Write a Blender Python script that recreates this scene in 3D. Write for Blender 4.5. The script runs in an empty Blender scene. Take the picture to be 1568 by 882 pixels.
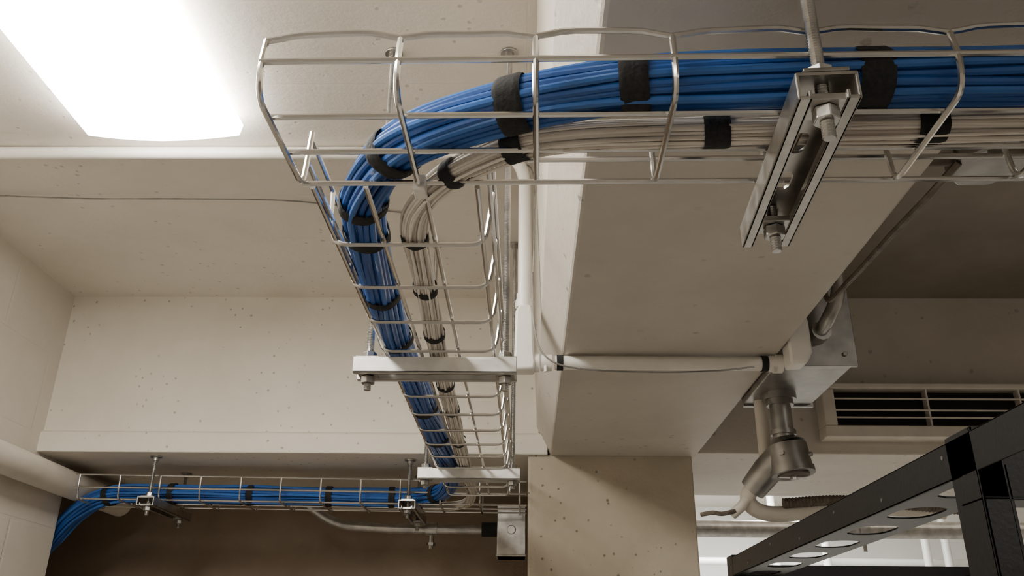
import bpy, math, random
from mathutils import Vector, Matrix
random.seed(7)
CZ = 1.7   # camera / reference height above floor
V = Vector

# ------------------------------------------------------------------ mesh kit
class M:
    def __init__(s): s.v=[]; s.f=[]
    def tube(s, pts, r, seg=8, cap=True):
        pts=[V(p) for p in pts]; n=len(pts)
        rs = r if isinstance(r,(list,tuple)) else [r]*n
        T=[]
        for i in range(n):
            a=pts[max(i-1,0)]; b=pts[min(i+1,n-1)]
            t=(b-a)
            if t.length<1e-9: t=V((0,0,1))
            T.append(t.normalized())
        up=V((0,0,1)) if abs(T[0].z)<.9 else V((1,0,0))
        nrm=(up-T[0]*up.dot(T[0])).normalized()
        base=len(s.v)
        for i in range(n):
            nrm=(nrm-T[i]*nrm.dot(T[i]))
            nrm.normalize()
            bn=T[i].cross(nrm)
            for k in range(seg):
                a=2*math.pi*k/seg
                s.v.append(pts[i]+(nrm*math.cos(a)+bn*math.sin(a))*rs[i])
        for i in range(n-1):
            for k in range(seg):
                a=base+i*seg+k; b=base+i*seg+(k+1)%seg
                s.f.append((a,b,b+seg,a+seg))
        if cap:
            s.f.append(tuple(base+k for k in reversed(range(seg))))
            s.f.append(tuple(base+(n-1)*seg+k for k in range(seg)))
    def obox(s,c,u,v,w):
        c=V(c);u=V(u);v=V(v);w=V(w); b=len(s.v)
        for k in (0,1):
            for j in (0,1):
                for i in (0,1):
                    s.v.append(c+u*i+v*j+w*k)
        q=[(0,2,3,1),(4,5,7,6),(0,1,5,4),(2,6,7,3),(0,4,6,2),(1,3,7,5)]
        if u.cross(v).dot(w)<0: q=[tuple(reversed(x)) for x in q]
        s.f+= [tuple(b+i for i in x) for x in q]
    def box(s,x0,x1,y0,y1,z0,z1):
        s.obox((x0,y0,z0),(x1-x0,0,0),(0,y1-y0,0),(0,0,z1-z0))
    def prism(s,poly,ext):
        b=len(s.v); n=len(poly); e=V(ext)
        s.v+=[V(p) for p in poly]; s.v+=[V(p)+e for p in poly]
        s.f.append(tuple(b+i for i in reversed(range(n)))); s.f.append(tuple(b+n+i for i in range(n)))
        for i in range(n):
            j=(i+1)%n; s.f.append((b+i,b+j,b+n+j,b+n+i))
    def holed(s,c,u,v,hu,hv,seg=20,t=None):
        c=V(c);u=V(u);v=V(v); ul=u.length; vl=v.length; un=u/ul; vn=v/vl; m=c+u/2+v/2
        b=len(s.v); ring=[]; out=[]
        angs=[2*math.pi*k/seg for k in range(seg)]
        ca=math.atan2(vl,ul)
        corners=[ca,math.pi-ca,math.pi+ca,2*math.pi-ca]
        for cc in corners:
            k=min(range(len(angs)),key=lambda i:abs(angs[i]-cc)); angs[k]=cc
        for a in angs:
            ca_,sa=math.cos(a),math.sin(a)
            p=3.0
            d=(abs(ca_/hu)**p+abs(sa/hv)**p)**(-1/p)
            ring.append(m+un*ca_*d+vn*sa*d)
            k=min(ul/2/max(abs(ca_),1e-9), vl/2/max(abs(sa),1e-9))
            out.append(m+un*ca_*k+vn*sa*k)
        s.v+=ring+out; n=len(angs)
        for i in range(n):
            j=(i+1)%n; s.f.append((b+i,b+n+i,b+n+j,b+j))

def rnd(pts,rad,n=5):
    pts=[V(p) for p in pts]; out=[pts[0]]
    for i in range(1,len(pts)-1):
        a,b,c=pts[i-1],pts[i],pts[i+1]
        r1=min(rad,(a-b).length*.49); r2=min(rad,(c-b).length*.49); r=min(r1,r2)
        p0=b+(a-b).normalized()*r; p2=b+(c-b).normalized()*r
        for k in range(n+1):
            t=k/n; out.append(p0*(1-t)**2+b*2*t*(1-t)+p2*t*t)
    out.append(pts[-1]); return out

def cat(pts,step=.008):
    pts=[V(p) for p in pts]; P=[pts[0]*2-pts[1]]+pts+[pts[-1]*2-pts[-2]]; out=[]
    for i in range(1,len(P)-2):
        p0,p1,p2,p3=P[i-1:i+3]; n=max(2,int((p2-p1).length/step))
        for k in range(n):
            t=k/n
            out.append(.5*((2*p1)+(p2-p0)*t+(2*p0-5*p1+4*p2-p3)*t*t+(-p0+3*p1-3*p2+p3)*t**3))
    out.append(pts[-1]); return out

def obj(name,m,mat,parent=None,smooth=True,bevel=0,solid=0):
    me=bpy.data.meshes.new(name)
    me.from_pydata([(p.x,p.y,p.z+CZ) for p in m.v],[],m.f); me.update()
    o=bpy.data.objects.new(name,me); bpy.context.scene.collection.objects.link(o)
    if mat: me.materials.append(mat)
    if smooth:
        for p in me.polygons: p.use_smooth=True
        try: me.set_sharp_from_angle(angle=math.radians(40))
        except Exception: pass
    if solid:
        md=o.modifiers.new('sol','SOLIDIFY'); md.thickness=solid; md.offset=0
    if bevel:
        md=o.modifiers.new('bev','BEVEL'); md.width=bevel; md.segments=2; md.limit_method='ANGLE'
    if parent:
        o.parent=parent; o.matrix_parent_inverse=Matrix.Translation(-parent.location)
    return o
def empty(name,loc=(0,0,0)):
    e=bpy.data.objects.new(name,None); e.location=(loc[0],loc[1],loc[2]+CZ); e.empty_display_size=.05
    bpy.context.scene.collection.objects.link(e); return e

# ------------------------------------------------------------------ materials
def newmat(name):
    m=bpy.data.materials.new(name); m.use_nodes=True
    nt=m.node_tree; b=nt.nodes['Principled BSDF']; return m,nt,b
def N(nt,t,**k):
    n=nt.nodes.new(t)
    for a,v in k.items():
        if a in n.inputs: n.inputs[a].default_value=v
        else: setattr(n,a,v)
    return n
def paint(name,c1,c2,rough=.55,pits=1.0,pscale=28,bump=.25,lines=None,brick=False,mask=(.44,.55)):
    m,nt,b=newmat(name); L=nt.links.new
    tc=N(nt,'ShaderNodeTexCoord'); co=tc.outputs['Object']
    n1=N(nt,'ShaderNodeTexNoise',Scale=3.0,Detail=4.0,Roughness=.65); L(co,n1.inputs['Vector'])
    r1=N(nt,'ShaderNodeValToRGB'); r1.color_ramp.elements[0].position=.35; r1.color_ramp.elements[1].position=.62
    r1.color_ramp.elements[0].color=(*c2,1); r1.color_ramp.elements[1].color=(*c1,1); L(n1.outputs['Fac'],r1.inputs['Fac'])
    b.inputs['Roughness'].default_value=rough
    n3=N(nt,'ShaderNodeTexNoise',Scale=60.0,Detail=3.0,Roughness=.7); L(co,n3.inputs['Vector'])
    h=n3.outputs['Fac']
    if pits>0:
        n2=N(nt,'ShaderNodeTexNoise',Scale=6.0,Detail=0.0); L(co,n2.inputs['Vector'])
        vo=N(nt,'ShaderNodeTexVoronoi',Scale=pscale); vo.inputs['Randomness'].default_value=1; L(co,vo.inputs['Vector'])
        dd=N(nt,'ShaderNodeMath',operation='MULTIPLY_ADD'); L(n3.outputs['Fac'],dd.inputs[0]); dd.inputs[1].default_value=.25; L(vo.outputs['Distance'],dd.inputs[2])
        mr=N(nt,'ShaderNodeMapRange'); mr.inputs['From Min'].default_value=.20; mr.inputs['From Max'].default_value=.27
        mr.inputs['To Min'].default_value=1; mr.inputs['To Max'].default_value=0; L(dd.outputs[0],mr.inputs['Value'])
        mk=N(nt,'ShaderNodeMapRange'); mk.inputs['From Min'].default_value=mask[0]; mk.inputs['From Max'].default_value=mask[1]; L(n2.outputs['Fac'],mk.inputs['Value'])
        mu=N(nt,'ShaderNodeMath',operation='MULTIPLY'); L(mr.outputs[0],mu.inputs[0]); L(mk.outputs[0],mu.inputs[1])
        mu2=N(nt,'ShaderNodeMath',operation='MULTIPLY'); L(mu.outputs[0],mu2.inputs[0]); mu2.inputs[1].default_value=.5*pits
        mx=N(nt,'ShaderNodeMixRGB'); L(mu2.outputs[0],mx.inputs['Fac']); L(r1.outputs[0],mx.inputs['Color1']); mx.inputs['Color2'].default_value=(c2[0]*.25,c2[1]*.22,c2[2]*.18,1)
        L(mx.outputs[0],b.inputs['Base Color'])
        sb=N(nt,'ShaderNodeMath',operation='MULTIPLY_ADD'); L(mu.outputs[0],sb.inputs[0]); sb.inputs[1].default_value=-1.6*pits; L(h,sb.inputs[2]); h=sb.outputs[0]
    else: L(r1.outputs[0],b.inputs['Base Color'])
    if lines or brick:
        mp=N(nt,'ShaderNodeMapping'); L(co,mp.inputs['Vector'])
        br=N(nt,'ShaderNodeTexBrick'); L(mp.outputs[0],br.inputs['Vector'])
        br.inputs['Color1'].default_value=(1,1,1,1); br.inputs['Color2'].default_value=(.8,.8,.8,1); br.inputs['Mortar'].default_value=(0,0,0,1)
        br.inputs['Scale'].default_value=1
        if brick:
            mp.inputs['Rotation'].default_value=brick
            br.inputs['Brick Width'].default_value=.4; br.inputs['Row Height'].default_value=.2; br.inputs['Mortar Size'].default_value=.005
        else:
            br.inputs['Brick Width'].default_value=lines[0]; br.inputs['Row Height'].default_value=lines[1]; br.inputs['Mortar Size'].default_value=.002
        br.inputs['Mortar Smooth'].default_value=.4
        a2=N(nt,'ShaderNodeMath',operation='MULTIPLY_ADD'); L(br.outputs['Color'],a2.inputs[0]); a2.inputs[1].default_value=3.0; L(h,a2.inputs[2]); h=a2.outputs[0]
    bp=N(nt,'ShaderNodeBump'); bp.inputs['Strength'].default_value=bump; bp.inputs['Distance'].default_value=.004
    L(h,bp.inputs['Height']); L(bp.outputs[0],b.inputs['Normal'])
    return m
def plain(name,c,rough=.5,metal=0,nscale=0,var=.15,bump=0,rv=0):
    m,nt,b=newmat(name); L=nt.links.new
    b.inputs['Roughness'].default_value=rough; b.inputs['Metallic'].default_value=metal
    tc=N(nt,'ShaderNodeTexCoord')
    n=N(nt,'ShaderNodeTexNoise',Scale=nscale or 30.0,Detail=2.0); L(tc.outputs['Object'],n.inputs['Vector'])
    r=N(nt,'ShaderNodeValToRGB'); r.color_ramp.elements[0].position=.3; r.color_ramp.elements[1].position=.7
    r.color_ramp.elements[0].color=(*[x*(1-var) for x in c],1); r.color_ramp.elements[1].color=(*[min(1,x*(1+var*.3)) for x in c],1)
    L(n.outputs['Fac'],r.inputs['Fac']); L(r.outputs[0],b.inputs['Base Color'])
    if rv:
        mr=N(nt,'ShaderNodeMapRange'); mr.inputs['To Min'].default_value=rough-rv; mr.inputs['To Max'].default_value=rough+rv
        L(n.outputs['Fac'],mr.inputs['Value']); L(mr.outputs[0],b.inputs['Roughness'])
    if bump:
        bp=N(nt,'ShaderNodeBump'); bp.inputs['Strength'].default_value=bump; bp.inputs['Distance'].default_value=.001
        L(n.outputs['Fac'],bp.inputs['Height']); L(bp.outputs[0],b.inputs['Normal'])
    return m
def emis(name,c,s):
    m,nt,b=newmat(name); b.inputs['Base Color'].default_value=(.9,.9,.88,1)
    b.inputs['Emission Color'].default_value=(*c,1); b.inputs['Emission Strength'].default_value=s; b.inputs['Roughness'].default_value=.4
    return m

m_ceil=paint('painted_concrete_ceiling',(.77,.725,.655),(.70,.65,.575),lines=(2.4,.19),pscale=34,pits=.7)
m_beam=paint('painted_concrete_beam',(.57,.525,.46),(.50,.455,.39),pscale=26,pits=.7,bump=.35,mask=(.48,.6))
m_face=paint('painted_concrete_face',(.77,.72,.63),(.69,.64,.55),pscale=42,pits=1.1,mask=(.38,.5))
m_col=paint('bare_concrete_column',(.50,.44,.345),(.40,.345,.265),rough=.8,pscale=42,pits=1.3,bump=.4,mask=(.38,.5))
m_cmu=paint('painted_block_wall',(.67,.625,.55),(.61,.56,.485),pits=0,brick=(0,math.radians(90),math.radians(90)))
m_back=paint('back_wall_shade_brown',(.26,.19,.13),(.20,.145,.095),pits=0)  # shade under the far beam is put into this brown
m_bay=paint('shaded_bay_ceiling',(.26,.22,.18),(.20,.165,.13),pits=0)  # the bay's shade is put into this dark ceiling colour
m_wall=paint('painted_wall',(.55,.515,.46),(.50,.465,.41),pits=0)
m_floor=paint('concrete_floor',(.44,.42,.385),(.37,.35,.32),rough=.4,pits=0)
m_white=paint('bright_white_wall',(.85,.85,.83),(.80,.80,.78),pits=0)
m_wire=plain('zinc_wire',(.68,.67,.65),.2,1.0,60,.06)
m_galv=plain('galvanized_steel',(.52,.51,.49),.33,1.0,45,.3,.08,rv=.1)
m_boxm=plain('dull_galvanized_sheet',(.38,.37,.35),.4,.95,30,.3,.05,rv=.08)
m_strut=plain('galvanized_strut',(.50,.485,.45),.34,.95,60,.25,.1,rv=.08)
m_strutp=plain('pale_strut',(.74,.73,.70),.4,.55,60,.15,.1)
m_blue=plain('blue_cable_jacket',(.018,.092,.35),.34,0,12,.25)
m_blue2=plain('light_blue_cable_jacket',(.03,.13,.43),.32,0,12,.25)
m_wcab=plain('white_cable_jacket',(.78,.725,.65),.6,0,14,.12)
m_wcab2=plain('off_white_cable_jacket',(.56,.505,.44),.6,0,14,.15)
m_velcro=plain('black_hook_and_loop',(.012,.012,.013),.85,0,300,.5,.8)
m_black=plain('black_powder_coat',(.010,.010,.011),.42,.1,200,.3,.2)
m_wp=plain('white_painted_conduit',(.84,.81,.75),.4,0,20,.08,.1)
m_wpb=plain('cream_painted_pipe',(.70,.65,.57),.45,0,20,.1,.1)
m_dark=plain('dark_void',(.015,.013,.012),.8,0,30)
m_brown=plain('brown_flex_conduit',(.16,.13,.10),.5,.3,60,.4,.3)
m_fix=plain('white_enamel',(.8,.8,.77),.3,0,30,.05)
m_lens=emis('lit_acrylic_lens',(1.0,.955,.875),28.0)
m_lens1=emis('dim_acrylic_lens',(1.0,.94,.85),16.0)
m_lens2=emis('lit_acrylic_lens_far_room',(1.0,.98,.95),60.0)
m_green=plain('green_wire',(.05,.4,.15),.4)

# ------------------------------------------------------------------ room
ZN,ZF,ZB,YF=.86,.872,.462,2.05
YB=2.60; XL=-1.18; XR=2.8; YBACK=-3.0; ZBAY=.874
m=M(); m.box(-2.6,XR,YBACK,6.0,-1.75,-1.7); obj('floor',m,m_floor,smooth=False)
m=M(); m.box(-2.6,.2,YBACK,1.345,ZN,1.05); m.box(-2.6,.2,1.345,6.0,ZF,1.05); m.box(.2,XR,YB-.1,6.0,ZF,1.05); obj('ceiling',m,m_ceil,smooth=False)
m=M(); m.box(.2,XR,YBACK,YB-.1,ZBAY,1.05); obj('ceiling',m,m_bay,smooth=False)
m=M(); m.box(XL-.15,XL,YBACK,2.20,-1.7,ZF+.02); obj('wall_left',m,m_cmu,smooth=False)
m=M(); m.box(XR,XR+.15,YBACK-.15,6.0,-1.7,1.05); obj('wall_right',m,m_wall,smooth=False)
m=M(); m.box(-2.6,XR,YBACK-.15,YBACK,-1.7,1.05); obj('wall_rear',m,m_wall,smooth=False)
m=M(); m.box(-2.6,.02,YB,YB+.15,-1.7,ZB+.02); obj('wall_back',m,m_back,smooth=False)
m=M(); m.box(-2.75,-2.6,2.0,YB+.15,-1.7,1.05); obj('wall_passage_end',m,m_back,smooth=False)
m=M(); m.box(.02,XR,5.2,5.35,-1.7,1.05); m.box(.02,.12,YB+.15,5.2,-1.7,1.05); obj('wall_far_room',m,m_white,smooth=False)
m=M(); m.prism([(.058,YBACK,ZB),(.403,YBACK,ZB),(.403,YBACK,ZBAY+.02),(.010,YBACK,ZBAY+.02),(.013,YBACK,ZF),(.024,YBACK,ZB+.07)],(0,YB-YBACK,0))
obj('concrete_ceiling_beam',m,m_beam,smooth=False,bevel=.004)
m=M(); m.box(-2.6,.03,YF,YB+.001,ZB+.05,ZF+.02); m.prism([(-2.6,YF-.012,ZB),(-2.6,YB,ZB),(-2.6,YB,ZB+.055),(-2.6,YF,ZB+.055),(-2.6,YF-.012,ZB+.048)],(2.65,0,0))
obj('concrete_ceiling_beam.001',m,m_face,smooth=False,bevel=.003)
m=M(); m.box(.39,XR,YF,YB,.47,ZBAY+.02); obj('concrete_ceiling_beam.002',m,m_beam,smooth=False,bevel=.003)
m=M(); m.box(.003,.394,YF,YB,-1.7,ZB+.003); obj('concrete_column',m,m_col,smooth=False,bevel=.004)

# ------------------------------------------------------------------ light fixtures
def fixture(name,x0,x1,y0,y1,zt,lens):
    e=empty(name,((x0+x1)/2,(y0+y1)/2,zt-.02)); w=x1-x0
    prof=[(x0,zt-.014),(x0+.004,zt-.034)]
    for k in range(7):
        t=k/6; prof.append((x0+.014+(w-.028)*t, zt-.036-.010*math.sin(math.pi*t)))
    prof+=[(x1-.004,zt-.034),(x1,zt-.014)]
    m=M(); m.prism([(x,y0,z) for x,z in prof],(0,y1-y0,0)); obj('lens',m,lens,e)
    m=M(); m.box(x0+.02,x1-.02,y0,y1,zt-.014,zt-.0005); obj('housing',m,m_fix,e,False)
fixture('added_fluorescent_fixture',-.757,-.488,.01,1.235,ZN,m_lens)
fixture('added_fluorescent_fixture',-.757,-.488,-1.7,-.48,ZN,m_lens1)  # added out of view behind the camera to light the strut fronts
fixture('added_fluorescent_fixture',1.5,1.77,-1.7,-.48,ZBAY,m_lens1)  # unseen, added behind the camera to light the right bay
fixture('added_fluorescent_fixture',.9,1.17,3.2,4.4,ZF,m_lens2)

# ------------------------------------------------------------------ wire basket trays
HF=.364; HT=.419; R=.0024
def tray(name,P,s0,s1,a,b,first,spacing=.098,skipfar=None,nofar=(),flare=.006,wave=True,floor=None,rim=(0,0)):
    e=empty(name,P((s0+s1)/2,(a+b)/2,HF)); m=M()
    n=int((s1-first)/spacing)+1
    ra=a-flare*.2+rim[0]; za=HT+rim[1]
    for k in range(n):
        s=first+k*spacing
        pts=[P(s,ra,za),P(s,a,HF+.02),P(s,a+.006,HF-R),P(s,b-.004,HF-R)]
        if k in nofar: pts=pts[:-1]+[P(s,b+.004,HF-R)]
        else: pts=pts+[P(s,b+flare,HT+.002)]
        m.tube(rnd(pts,.014,5),R,8)
    obj('cross_wires',m,m_wire,e)
    m=M()
    for t in (floor or [a+.032,(a+b)/2+.012,b-.012]): m.tube([P(s0,t,HF+R),P(s1,t,HF+R)],R,8)
    fs=skipfar if skipfar is not None else s0
    m.tube([P(s0,a+.001,HF+.025),P(s1,a+.001,HF+.025)],R,8)
    m.tube([P(fs,b+flare*.6,HF+.026),P(s1,b+flare*.6,HF+.026)],R,8)
    for t,st,zz in ((ra,s0,za),(b+flare,fs,HT)):
        pts=[]; ss=st
        if wave:
            while ss<s1-1e-6:
                k=(ss-first)/spacing; ph=abs((k-round(k)))*2
                pts.append(P(ss,t,zz+.0045*min(1,ph*2.2)+.001*math.sin(ss*40)))
                ss+=spacing/10
        pts=pts if len(pts)>1 else [P(st,t,zz)]
        pts.append(P(s1,t,zz)); m.tube(pts,R,8)
    obj('longitudinal_wires',m,m_wire,e)
    return e
ang=math.radians(-.9)
def Pn(s,t,z):
    dx=s+.186; dy=t-.62
    return V((-.186+dx*math.cos(ang)-dy*math.sin(ang),.62+dx*math.sin(ang)+dy*math.cos(ang),z))
et=tray('wire_basket_cable_tray',Pn,-.187,1.5,.489,.6195,-.186,.0968,skipfar=.0,nofar=(1,),floor=[.5245,.5715,.6195],rim=(.006,-.008))
m=M(); m.box(-.094,-.084,.612,.628,.3565,.371); obj('splice_clip',m,m_wp,et,False,bevel=.001)
def Pa(s,t,z): return V((t,s,z))
tray('wire_basket_cable_tray',Pa,.625,2.02,-.187,-.036,.7225,.0995,flare=.004,wave=False,floor=[-.180,-.1355,-.0865,-.042])
def Pf(s,t,z): return V((s,t+.06+s*.05,z))
tray('wire_basket_cable_tray',Pf,-1.10,.0,2.09,2.25,-1.09,.0975,wave=False,flare=.004)

# ------------------------------------------------------------------ cables
def hexoff(rings,d):
    out=[(0,0)]
    for k in range(1,rings+1):
        for s in range(6):
            a0=math.pi/3*s; a1=math.pi/3*(s+1)
            for j in range(k):
                t=j/k; out.append((k*d*((1-t)*math.cos(a0)+t*math.cos(a1)),k*d*((1-t)*math.sin(a0)+t*math.sin(a1))))
    return out
def frames(path):
    F=[]
    for i,p in enumerate(path):
        t=(path[min(i+1,len(path)-1)]-path[max(i-1,0)]).normalized()
        s=t.cross(V((0,0,1))).normalized(); u=s.cross(t); F.append((p,t,s,u))
    return F
def bundle(name,ctrl,rings,r,mats,bands,flat=.93,bw=.021,wobk=1.0,spread=None):
    path=cat(ctrl,.01); F=frames(path); e=empty(name,path[len(path)//2])
    offs=hexoff(rings,r*2.02); ms=[M() for _ in mats]
    spread=spread or (lambda p:1.0)
    Lg=[0]
    for i in range(1,len(path)): Lg.append(Lg[-1]+(path[i]-path[i-1]).length)
    for ci,(a,b) in enumerate(offs):
        ph=[random.uniform(0,6.28) for _ in range(4)]; rr=math.hypot(a,b); aa=math.atan2(b,a)
        outer=rr>r*2*(rings-.6)
        if rings>2 and rr<r*2*(rings-2.2): continue
        pts=[]
        for i,(p,t,s,u) in enumerate(F):
            l=Lg[i]; tw=aa+.35*math.sin(l*2.1)+.25*math.sin(l*4.3+1)
            wob=(.0011 if outer else .0005)*wobk
            q=(rr*(.96+.04*math.cos(6*(tw)))+wob*math.sin(l*19+ph[0]))*spread(p)
            tw2=tw+(.07*math.sin(l*11+ph[1])+.05*math.sin(l*23+ph[2]))*(1 if outer else .3)
            pts.append(p+s*(q*math.cos(tw2))+u*(q*math.sin(tw2)*flat))
        sr=[r*(1+(spread(p)-1)*.8) for p,_,_,_ in F]
        ms[ci%len(mats)].tube(pts,sr,8)
    for k,mm in enumerate(ms): obj('cables_%d'%(k+1),mm,mats[k],e)
    RR0=r*(2*rings+1)*.985+.0012
    mb=M()
    for bd in bands:
        bx,by=bd[:2]; wd=bd[2] if len(bd)>2 else bw
        i0=min(range(len(path)),key=lambda i:(path[i].x-bx)**2+(path[i].y-by)**2)
        p,t,s,u=F[i0]; tilt=random.uniform(-.15,.15); RR=RR0*spread(p)
        n=9; seg=28; base=len(mb.v)
        for k in range(n):
            d=(k/(n-1)-.5)*wd
            l=Lg[i0]+d
            j=max(0,min(len(path)-2,max(q for q in range(len(path)) if Lg[q]<=max(l,0))))
            f=(l-Lg[j])/(Lg[j+1]-Lg[j]+1e-9); pp=path[j].lerp(path[j+1],f)
            rk=RR*(.955 if k in (0,n-1) else 1.0)
            for g in range(seg):
                an=2*math.pi*g/seg; rad=rk*(1+.02*math.cos(6*an+bx*30)+.01*math.sin(3*an+by*20))
                mb.v.append(pp+s*(math.cos(an)*rad)+u*(math.sin(an)*rad*flat)+t*(tilt*math.cos(an)*rad))
        for k in range(n-1):
            for g in range(seg):
                a_=base+k*seg+g; b_=base+k*seg+(g+1)%seg; mb.f.append((a_,b_,b_+seg,a_+seg))
    obj('hook_and_loop_straps',mb,m_velcro,e)
    return e
zb=.3885
blue=[(1.5,.483,zb),(1.1,.49,zb),(.75,.497,zb),(.362,.505,zb),(.22,.509,zb),(.095,.515,zb),(.048,.522,zb),(-.010,.540,zb),(-.078,.576,zb),(-.117,.616,zb),(-.148,.680,zb),(-.157,.74,zb),
 (-.165,.877,zb),(-.170,1.02,zb),(-.169,1.311,zb),(-.165,1.6,zb),(-.162,1.79,zb),(-.168,1.95,zb),(-.205,2.12,zb),(-.27,2.19,zb),(-.36,2.205,zb),(-.65,2.19,zb),(-.92,2.175,zb),(-1.05,2.185,zb-.004),(-1.14,2.215,zb-.04),(-1.22,2.27,zb-.10),(-1.32,2.34,zb-.17)]
bundle('blue_network_cable_bundle',blue,3,.0032,[m_blue,m_blue2,m_blue],
 [(.243,.508,.024),(.081,.515),(-.0125,.541,.022),(-.108,.603,.016),(-.150,.690,.016),(-.159,.75,.016),(-.17,.892,.015),(-.175,1.04,.015),(-.174,1.369,.016),(-.17,1.56,.016),(-.167,1.78,.018),
  (-.22,2.15),(-.34,2.2,.016),(-.497,2.2,.016),(-.69,2.19,.016),(-.89,2.175,.016),(-1.05,2.18,.016),(.55,.5,.024),(.9,.495)],
  spread=lambda p: 1+.2*max(0,min(1,(-.2-p.x)/.08)))
zw=.3755
white=[(1.5,.53,zw),(1.1,.535,zw),(.75,.54,zw),(.36,.548,zw),(.2,.554,zw),(.1,.558,zw),(.035,.564,zw),(-.009,.577,zw),(-.0604,.617,zw),(-.093,.666,zw),(-.106,.716,zw),(-.109,.787,zw),(-.112,.908,zw),(-.115,1.015,zw),(-.121,1.349,zw),(-.126,1.74,zw),(-.128,1.92,zw),(-.13,2.08,zw),(-.16,2.22,zw),(-.25,2.255,zw),(-.5,2.25,zw)]
bundle('white_cable_bundle',white,4,.0014,[m_wcab,m_wcab2,m_wcab],
 [(.30,.55,.022),(.144,.557,.02),(-.009,.577,.018),(-.064,.62,.014),(-.107,.73,.013),(-.11,.852,.013),(-.112,.997,.013),(-.118,1.2,.013),(-.121,1.342,.014),(-.124,1.55,.014),(-.127,1.8,.014),(.55,.545)],bw=.018,wobk=1.3)

# ------------------------------------------------------------------ strut hangers
def threaded(m,x,y,z0,z1,r=.0048,pitch=.0022):
    n=int((z1-z0)/(pitch/2)); n=min(n,500); pts=[];rs=[]
    for i in range(n+1):
        pts.append((x,y,z0+(z1-z0)*i/n)); rs.append(r if i%2 else r*.80)
    m.tube(pts,rs,12)
def hexnut(m,x,y,z,h=.009,r=.0092,rot=.2):
    poly=[(x+r*math.cos(rot+k*math.pi/3),y+r*math.sin(rot+k*math.pi/3),z) for k in range(6)]; m.prism(poly,(0,0,h))
def hanger(name,p0,d,length,rods,ztop,mat,zt=.3612,w=.041,h=.021,rodlow=.03):
    d=V((d[0],d[1],0)).normalized(); s=V((-d.y,d.x,0)); up=V((0,0,1)); t=.0025
    c=V((p0[0],p0[1],0)); e=empty(name,c+d*length/2+up*zt)
    m=M()
    for sg in (-1,1):
        m.obox(c+s*sg*(w/2)+up*(zt-h),d*length,s*(-sg*t),up*h)
        m.obox(c+s*sg*(w/2)+up*(zt-h),d*length,s*(-sg*.0095),up*t)
        m.obox(c+s*sg*(w/2-.0095)+up*(zt-h),d*length,s*(sg*t),up*.007)
    obj('channel_sides',m,mat,e,False,bevel=.0008)
    m=M(); n=max(1,round(length/.05)); cl=length/n
    for k in range(n): m.holed(c-s*(w/2-.001)+up*(zt-t/2)+d*(k*cl),d*cl,s*(w-.002),.014,.0068,24)
    obj('channel_web',m,mat,e,False,solid=t)
    mr=M(); mn=M()
    for (l,) in rods:
        q=c+d*l
        threaded(mr,q.x,q.y,zt-h-rodlow,ztop)
        hexnut(mn,q.x,q.y,zt+.003,rot=.3); mn.obox(q-d*.015-s*.015+up*(zt+.0002),d*.03,s*.03,up*.0028)
        hexnut(mn,q.x,q.y,zt-h-.009,rot=.5); mn.obox(q-d*.012-s*.0115+up*(zt-h+.0005),d*.024,s*.023,up*.005)
        mn.tube([(q.x,q.y,ztop-.012),(q.x,q.y,ztop-.004)],.0075,12); mn.tube([(q.x,q.y,ztop-.004),(q.x,q.y,ztop)],.014,16)
    obj('threaded_rods',mr,m_galv,e,False); obj('nuts_and_washers',mn,m_galv,e,False,bevel=.0006)
    return e
hanger('strut_channel_hanger',(.197,.466),(.06,1),.218,[(.014,),(.182,)],ZB,m_strut,rodlow=.022)
hanger('strut_channel_hanger',(-.222,1.062),(1,0),.209,[(.017,),(.194,)],ZN,m_strutp,rodlow=.018)
hanger('strut_channel_hanger',(-.218,1.74),(1,0),.205,[(.014,),(.19,)],ZF,m_strutp,rodlow=.016)
hanger('strut_channel_hanger',(-.905,2.06),(0,1),.25,[(.02,),(.225,)],ZB,m_galv,rodlow=.02)
hanger('strut_channel_hanger',(-.285,2.08),(0,1),.25,[(.02,),(.225,)],ZB,m_galv,rodlow=.02)

# ------------------------------------------------------------------ white painted conduit
e=empty('painted_electrical_conduit',(0,1.32,.6)); m=M(); r=.0115
m.tube(rnd([(-1.17,1.325,ZN-r-.001),(-.03,1.325,ZN-r-.001),(-.004,1.315,.80),(-.004,1.315,.54)],.09,10),r,14)
m.tube([(.045,1.32,.448),(.383,1.32,.448)],r,14)
obj('conduit',m,m_wp,e)
m=M()
poly=[(-.021,0),(.012,0),(.014,.012),(.012,.03),(.010,.10),(.006,.112),(-.012,.112),(-.019,.10)]
m.prism([(x,1.303,.432+z) for x,z in poly],(0,.034,0))
m.prism([(.406,1.265,.43),(.432,1.265,.432),(.442,1.265,.45),(.442,1.265,.50),(.436,1.265,.525),(.42,1.265,.53),(.406,1.265,.50)],(0,.038,0))
obj('conduit_bodies',m,m_wp,e,bevel=.004)
m=M()
for x0,x1 in ((.012,.02),(.022,.040),(.386,.398),(.398,.408)):
    m.tube([(x0,1.32,.448),(x1,1.32,.448)],.0155 if x1-x0<.011 else .0135,14)
m.tube([(-.004,1.32,.543),(-.004,1.32,.556)],.0155,14); m.tube([(-.004,1.32,.556),(-.004,1.32,.568)],.0135,14)
for x in (.03,.392):m.tube([(x,1.311,.440),(x,1.311,.430)],.003,8)
obj('connectors',m,m_wp,e)
m=M()
for x in (.048,.375): m.tube([(x,1.32,.448),(x+.010,1.32,.448)],r+.0012,14)
obj('tape_rings',m,m_velcro,e)
m=M(); m.tube(cat([(.008,1.30,.60),(.012,1.30,.50),(.03,1.30,.452),(.08,1.305,.434),(.20,1.305,.428),(.30,1.305,.431),(.36,1.305,.438)]),.0015,6)
m.tube(cat([(-.02,1.345,.84),(.009,1.31,.80),(.012,1.305,.70),(.010,1.30,.60)]),.0013,6)
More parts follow.
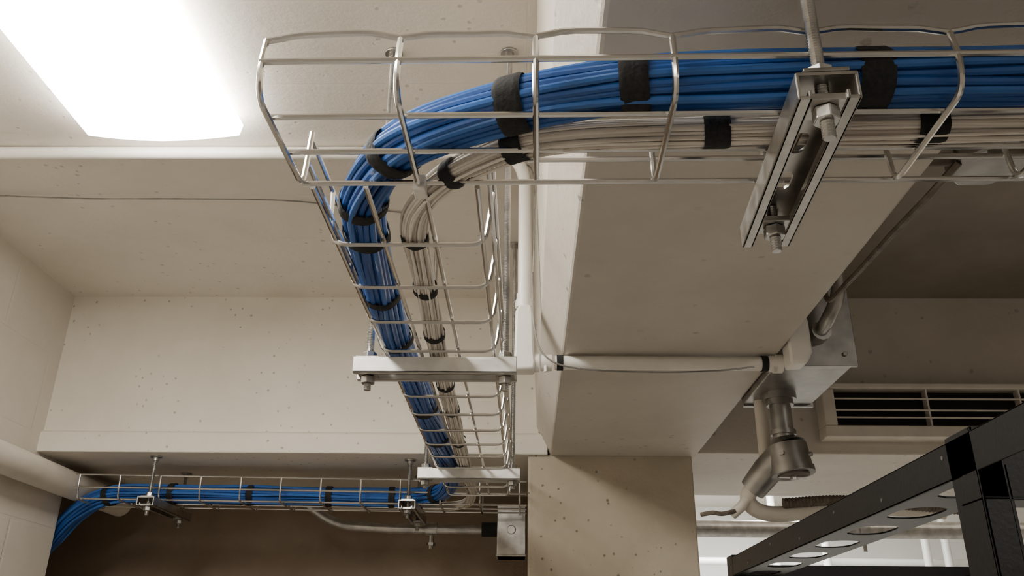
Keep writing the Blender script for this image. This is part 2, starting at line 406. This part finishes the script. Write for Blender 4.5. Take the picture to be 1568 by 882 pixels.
obj('tied_cable',m,m_boxm,e)
m=M(); m.tube(cat([(-1.15,1.50,.862),(-.9,1.51,.858),(-.7,1.50,.852),(-.5,1.52,.86),(-.38,1.56,.869),(-.2,1.60,.868)]),.0018,6)
obj('loose_ceiling_wire',m,m_boxm)

e=empty('insulated_wall_pipe',(-1.14,1.2,.42)); m=M(); m.tube([(-1.144,YBACK+.05,.406),(-1.144,2.45,.406)],.033,24); obj('pipe',m,m_wpb,e)
m=M()
for y in (-.8,.8): m.tube([(-1.144,y,.406),(-1.144,y+.03,.406)],.0355,24)
obj('clamps',m,m_wpb,e)

e=empty('galvanized_conduit_run',(-.3,2.34,.33)); m=M()
m.tube(rnd([(-.60,2.34,.40),(-.52,2.38,.345),(-.36,2.38,.335),(-.10,2.38,.335)],.06,8),.013,14); obj('conduit',m,m_galv,e)
m=M(); m.tube([(-.27,2.38,.336),(-.24,2.38,.336)],.018,14); m.tube([(-.255,2.38,.325),(-.255,2.38,.285)],.006,8); m.tube([(-.255,2.38,.300),(-.255,2.38,.292)],.012,6); obj('coupling',m,m_galv,e)
m=M(); m.tube([(-.12,2.38,.335),(-.078,2.38,.335)],.019,14); obj('dark_coupling',m,m_velcro,e)
m=M(); m.box(-.078,-.002,2.34,2.42,.262,.395); m.box(-.080,.0,2.338,2.422,.262,.268); m.tube([(-.04,2.341,.33),(-.04,2.337,.33)],.012,16); obj('square_box',m,m_galv,e,False,bevel=.002)

# ------------------------------------------------------------------ right hand side
e=empty('galvanized_junction_box',(.47,1.43,.55)); m=M()
m.box(.404,.53,1.335,1.57,.452,.635); obj('box',m,m_boxm,e,False,bevel=.002)
m=M(); m.box(.404,.535,1.330,1.337,.448,.64); m.box(.404,.535,1.566,1.575,.448,.64)
for x,z in ((.515,.468),(.515,.62),(.45,.62)): m.tube([(x,1.330,z),(x,1.326,z)],.004,8)
obj('flanges_and_screws',m,m_boxm,e,False,bevel=.001)
m=M(); m.tube(rnd([(.475,1.33,.50),(.475,1.29,.502),(.50,1.27,.55),(.485,1.24,.64),(.465,1.20,.70)],.04,8),.011,14)
m.tube([(.475,1.33,.50),(.475,1.305,.50)],.016,12); obj('curved_conduit',m,m_galv,e)

e=empty('pipe_elbow_fitting',(.45,1.5,.34)); m=M()
m.tube([(.452,1.5,.452),(.452,1.5,.44)],.030,20); m.tube([(.452,1.5,.442),(.452,1.5,.43)],.024,20); m.tube([(.452,1.5,.43),(.452,1.5,.36)],.0185,20); m.tube([(.452,1.5,.385),(.452,1.5,.377)],.022,20)
m.tube([(.452,1.5,.372),(.453,1.5,.364),(.455,1.498,.356)],[.021,.027,.033],20)
m.tube([(.455,1.498,.357),(.459,1.494,.312)],[.034,.035],28)
m.tube([(.4585,1.4945,.316),(.4595,1.4935,.306)],[.0375,.0375],28)
m.tube([(.448,1.505,.340),(.425,1.53,.320),(.402,1.553,.292)],[.029,.026,.023],20)
for a in (.6,2.2,4.0): m.tube([(.457+.033*math.cos(a),1.495-.033*abs(math.sin(a)),.338),(.457+.039*math.cos(a),1.495-.039*abs(math.sin(a)),.338)],.004,8)
obj('metal_body',m,m_boxm,e)
m=M(); m.tube([(.4595,1.4935,.3065),(.4597,1.4933,.3035)],.027,24); obj('end_plug',m,m_brown,e)
m=M(); m.obox((.435,1.488,.3015),(.048,.008,0),(-.002,.011,0),(0,0,.004)); m.tube([(.459,1.494,.304),(.459,1.494,.298)],.006,6); obj('clamp_bar',m,m_galv,e,False)
m=M(); m.tube(cat([(.405,1.55,.298),(.395,1.565,.28),(.41,1.58,.262),(.45,1.59,.255),(.53,1.59,.262),(.62,1.59,.268),(.75,1.59,.262)],.006),.014,14)
m.tube([(.43,1.545,.452),(.43,1.55,.31)],.012,12)
m.tube([(.40,1.56,.285),(.38,1.56,.262),(.365,1.57,.25)],.009,10)
obj('painted_pipe',m,m_wpb,e)
m=M(); pts=cat([(.46,1.575,.272),(.56,1.575,.278),(.66,1.575,.272),(.78,1.575,.262)],.003); m.tube(pts,[.008 if i%2 else .0095 for i in range(len(pts))],12)
m.tube(cat([(.37,1.56,.255),(.345,1.56,.25),(.33,1.56,.252),(.31,1.57,.25)],.004),.004,8); obj('flexible_conduit',m,m_brown,e)

e=empty('ceiling_outlet_box',(.47,.77,.48)); m=M()
m.prism([(.475+.04*math.cos(math.pi/8+k*math.pi/4),.77+.04*math.sin(math.pi/8+k*math.pi/4),.475) for k in range(8)],(0,0,.04)); obj('octagon_box',m,m_boxm,e,False,bevel=.002)
m=M(); m.tube([(.415,.77,.49),(.44,.77,.49)],.012,12); m.tube([(.51,.79,.49),(.9,.86,.50)],.009,12); m.tube([(.47,.77,.505),(.47,.77,ZBAY)],.008,10); obj('conduit_stubs',m,m_brown,e)
m=M(); m.tube(cat([(.44,.76,.475),(.425,.80,.46),(.425,.90,.465),(.43,1.05,.475),(.432,1.15,.49),(.46,1.2,.60)]),.004,8)
m.tube(cat([(.46,.74,.475),(.50,.72,.462),(.56,.74,.47),(.70,.78,.49)]),.003,8); obj('dark_cables',m,m_brown,e)

e=empty('linear_air_grille',(1.3,2.03,.58)); x0,x1=.735,2.2; y=2.0
m=M(); m.box(x0-.03,x1,y,YF+.01,.50,.528); m.box(x0-.03,x1,y,YF+.01,.618,.632); m.box(x0-.03,x0,y,YF+.01,.528,.618); obj('frame',m,m_wpb,e,False,bevel=.003)
m=M(); m.box(x0,x1,y+.035,YF+.005,.528,.618); obj('dark_throat',m,m_dark,e,False)
m=M()
for z in (.546,.564,.592): m.obox((x0,y+.004,z),(x1-x0,0,0),(0,.02,.004),(0,0,.0035))
xx=x0+.22
while xx<x1: m.box(xx,xx+.004,y+.006,y+.028,.528,.618); xx+=.22
obj('louvre_blades',m,m_wpb,e,False)

# ------------------------------------------------------------------ server rack
e=empty('server_rack',(.65,1.2,-.7)); RZ=.2; X0=.402; YN,YFR=.775,1.76; X1=.92; Y0=.45
m=M()
for sx,xa in ((1,X0),(-1,X1)):
    m.obox((xa,Y0,RZ-.036),(sx*.002,0,0),(0,YFR-Y0,0),(0,0,.036))
    m.obox((xa,Y0,RZ-.002),(sx*.02,0,0),(0,YFR-Y0,0),(0,0,.002))
for ya in (YN,YFR-.0,Y0):
    for sx,xa in ((1,X0),(-1,X1)):
        m.obox((xa,ya,-1.7),(sx*.003,0,0),(0,.05,0),(0,0,1.7+RZ+.004))
        m.obox((xa,ya,-1.7),(sx*.024,0,0),(0,.003,0),(0,0,1.7+RZ+.004))
        m.obox((xa+sx*.024,ya,-1.7),(sx*.003,0,0),(0,.03,0),(0,0,1.7+RZ-.03))
for ya in (YN,YFR,Y0):
    m.obox((X0,ya,RZ-.060),(X1-X0,0,0),(0,.003,0),(0,0,.045)); m.obox((X0,ya,RZ-.062),(X1-X0,0,0),(0,.04,0),(0,0,.003))
m.box(X0,X1,Y0,Y0+.05,-1.7,-1.64); m.box(X0,X1,YFR-.05,YFR,-1.7,-1.64)
m.box(X0,X0+.05,Y0,YFR,-1.7,-1.645); m.box(X1-.05,X1,Y0,YFR,-1.7,-1.645)
obj('frame',m,m_black,e,False,bevel=.0007)
m=M(); n=7; cl=(YFR-YN-.03)/n
for k in range(n):
    m.holed((X0,YN+.03+k*cl,RZ-.035),(.085,0,0),(0,cl,0),.026,cl*.30,28)
    m.holed((X1-.085,YN+.03+k*cl,RZ-.035),(.085,0,0),(0,cl,0),.026,cl*.30,28)
obj('slotted_top_plates',m,m_black,e,False,solid=.002)
m=M()
m.holed((X0+.035,YN+.001,RZ-.16),(.06,0,0),(0,0,.09),.012,.028,24)
z=RZ-.25
while z>-1.6:
    m.holed((X0+.035,YN+.001,z),(.06,0,0),(0,0,.09),.012,.028,24); z-=.09
obj('slotted_mounting_plate',m,m_black,e,False,solid=.002)
m=M()
for k in range(6):
    m.tube([(X0-.0008,YN+.06+k*.16,RZ-.012-(k%2)*.012),(X0+.001,YN+.06+k*.16,RZ-.012-(k%2)*.012)],.0022,8)
m.tube([(X0+.012,YN-.001,.185),(X0+.012,YN+.001,.185)],.0025,8)
obj('bolts',m,m_boxm,e)

# ------------------------------------------------------------------ far room pipes
e=empty('galvanized_service_pipe',(1.2,2.75,.40)); m=M()
m.tube([(.405,2.75,.395),(XR-.01,2.75,.395)],.026,18); obj('pipe',m,m_galv,e)
m=M()
for x in (.43,1.02,1.6): m.tube([(x,2.75,.395),(x+.03,2.75,.395)],.031,18); m.tube([(x+.015,2.75,.37),(x+.015,2.75,.33)],.008,8)
obj('couplings',m,m_galv,e)
e=empty('white_pipe_rack',(1.3,4.2,.4)); m=M()
for z,y,rr in ((.50,4.6,.02),(.38,4.6,.03),(.30,4.5,.015),(.22,4.6,.025)): m.tube([(.3,y,z),(XR-.01,y,z)],rr,12)
for x in (1.25,1.5,2.0,2.1): m.tube([(x,4.5,-1.7),(x,4.5,ZF-.003)],.02,12)
obj('pipes',m,m_fix,e)
m=M(); m.tube(cat([(1.9,4.45,.36),(2.0,4.45,.30),(2.05,4.45,.24),(2.2,4.45,.22),(2.3,4.45,.3)]),.012,8); m.tube([(1.2,4.46,.33),(2.3,4.46,.33)],.006,8); obj('green_hose',m,m_green,e)

# ------------------------------------------------------------------ world + camera
w=bpy.data.worlds.new('world'); bpy.context.scene.world=w; w.use_nodes=True
w.node_tree.nodes['Background'].inputs[0].default_value=(.5,.45,.4,1); w.node_tree.nodes['Background'].inputs[1].default_value=0
cam=bpy.data.cameras.new('camera'); co=bpy.data.objects.new('camera',cam); bpy.context.scene.collection.objects.link(co)
cam.sensor_width=36; cam.lens=30.28; cam.clip_start=.01
Mx=Matrix.Rotation(math.radians(1.1),4,'Z')@Matrix.Rotation(math.radians(90+23.7),4,'X')@Matrix.Rotation(math.radians(.6),4,'Z')
co.matrix_world=Matrix.Translation((0,0,CZ))@Mx
bpy.context.scene.camera=co
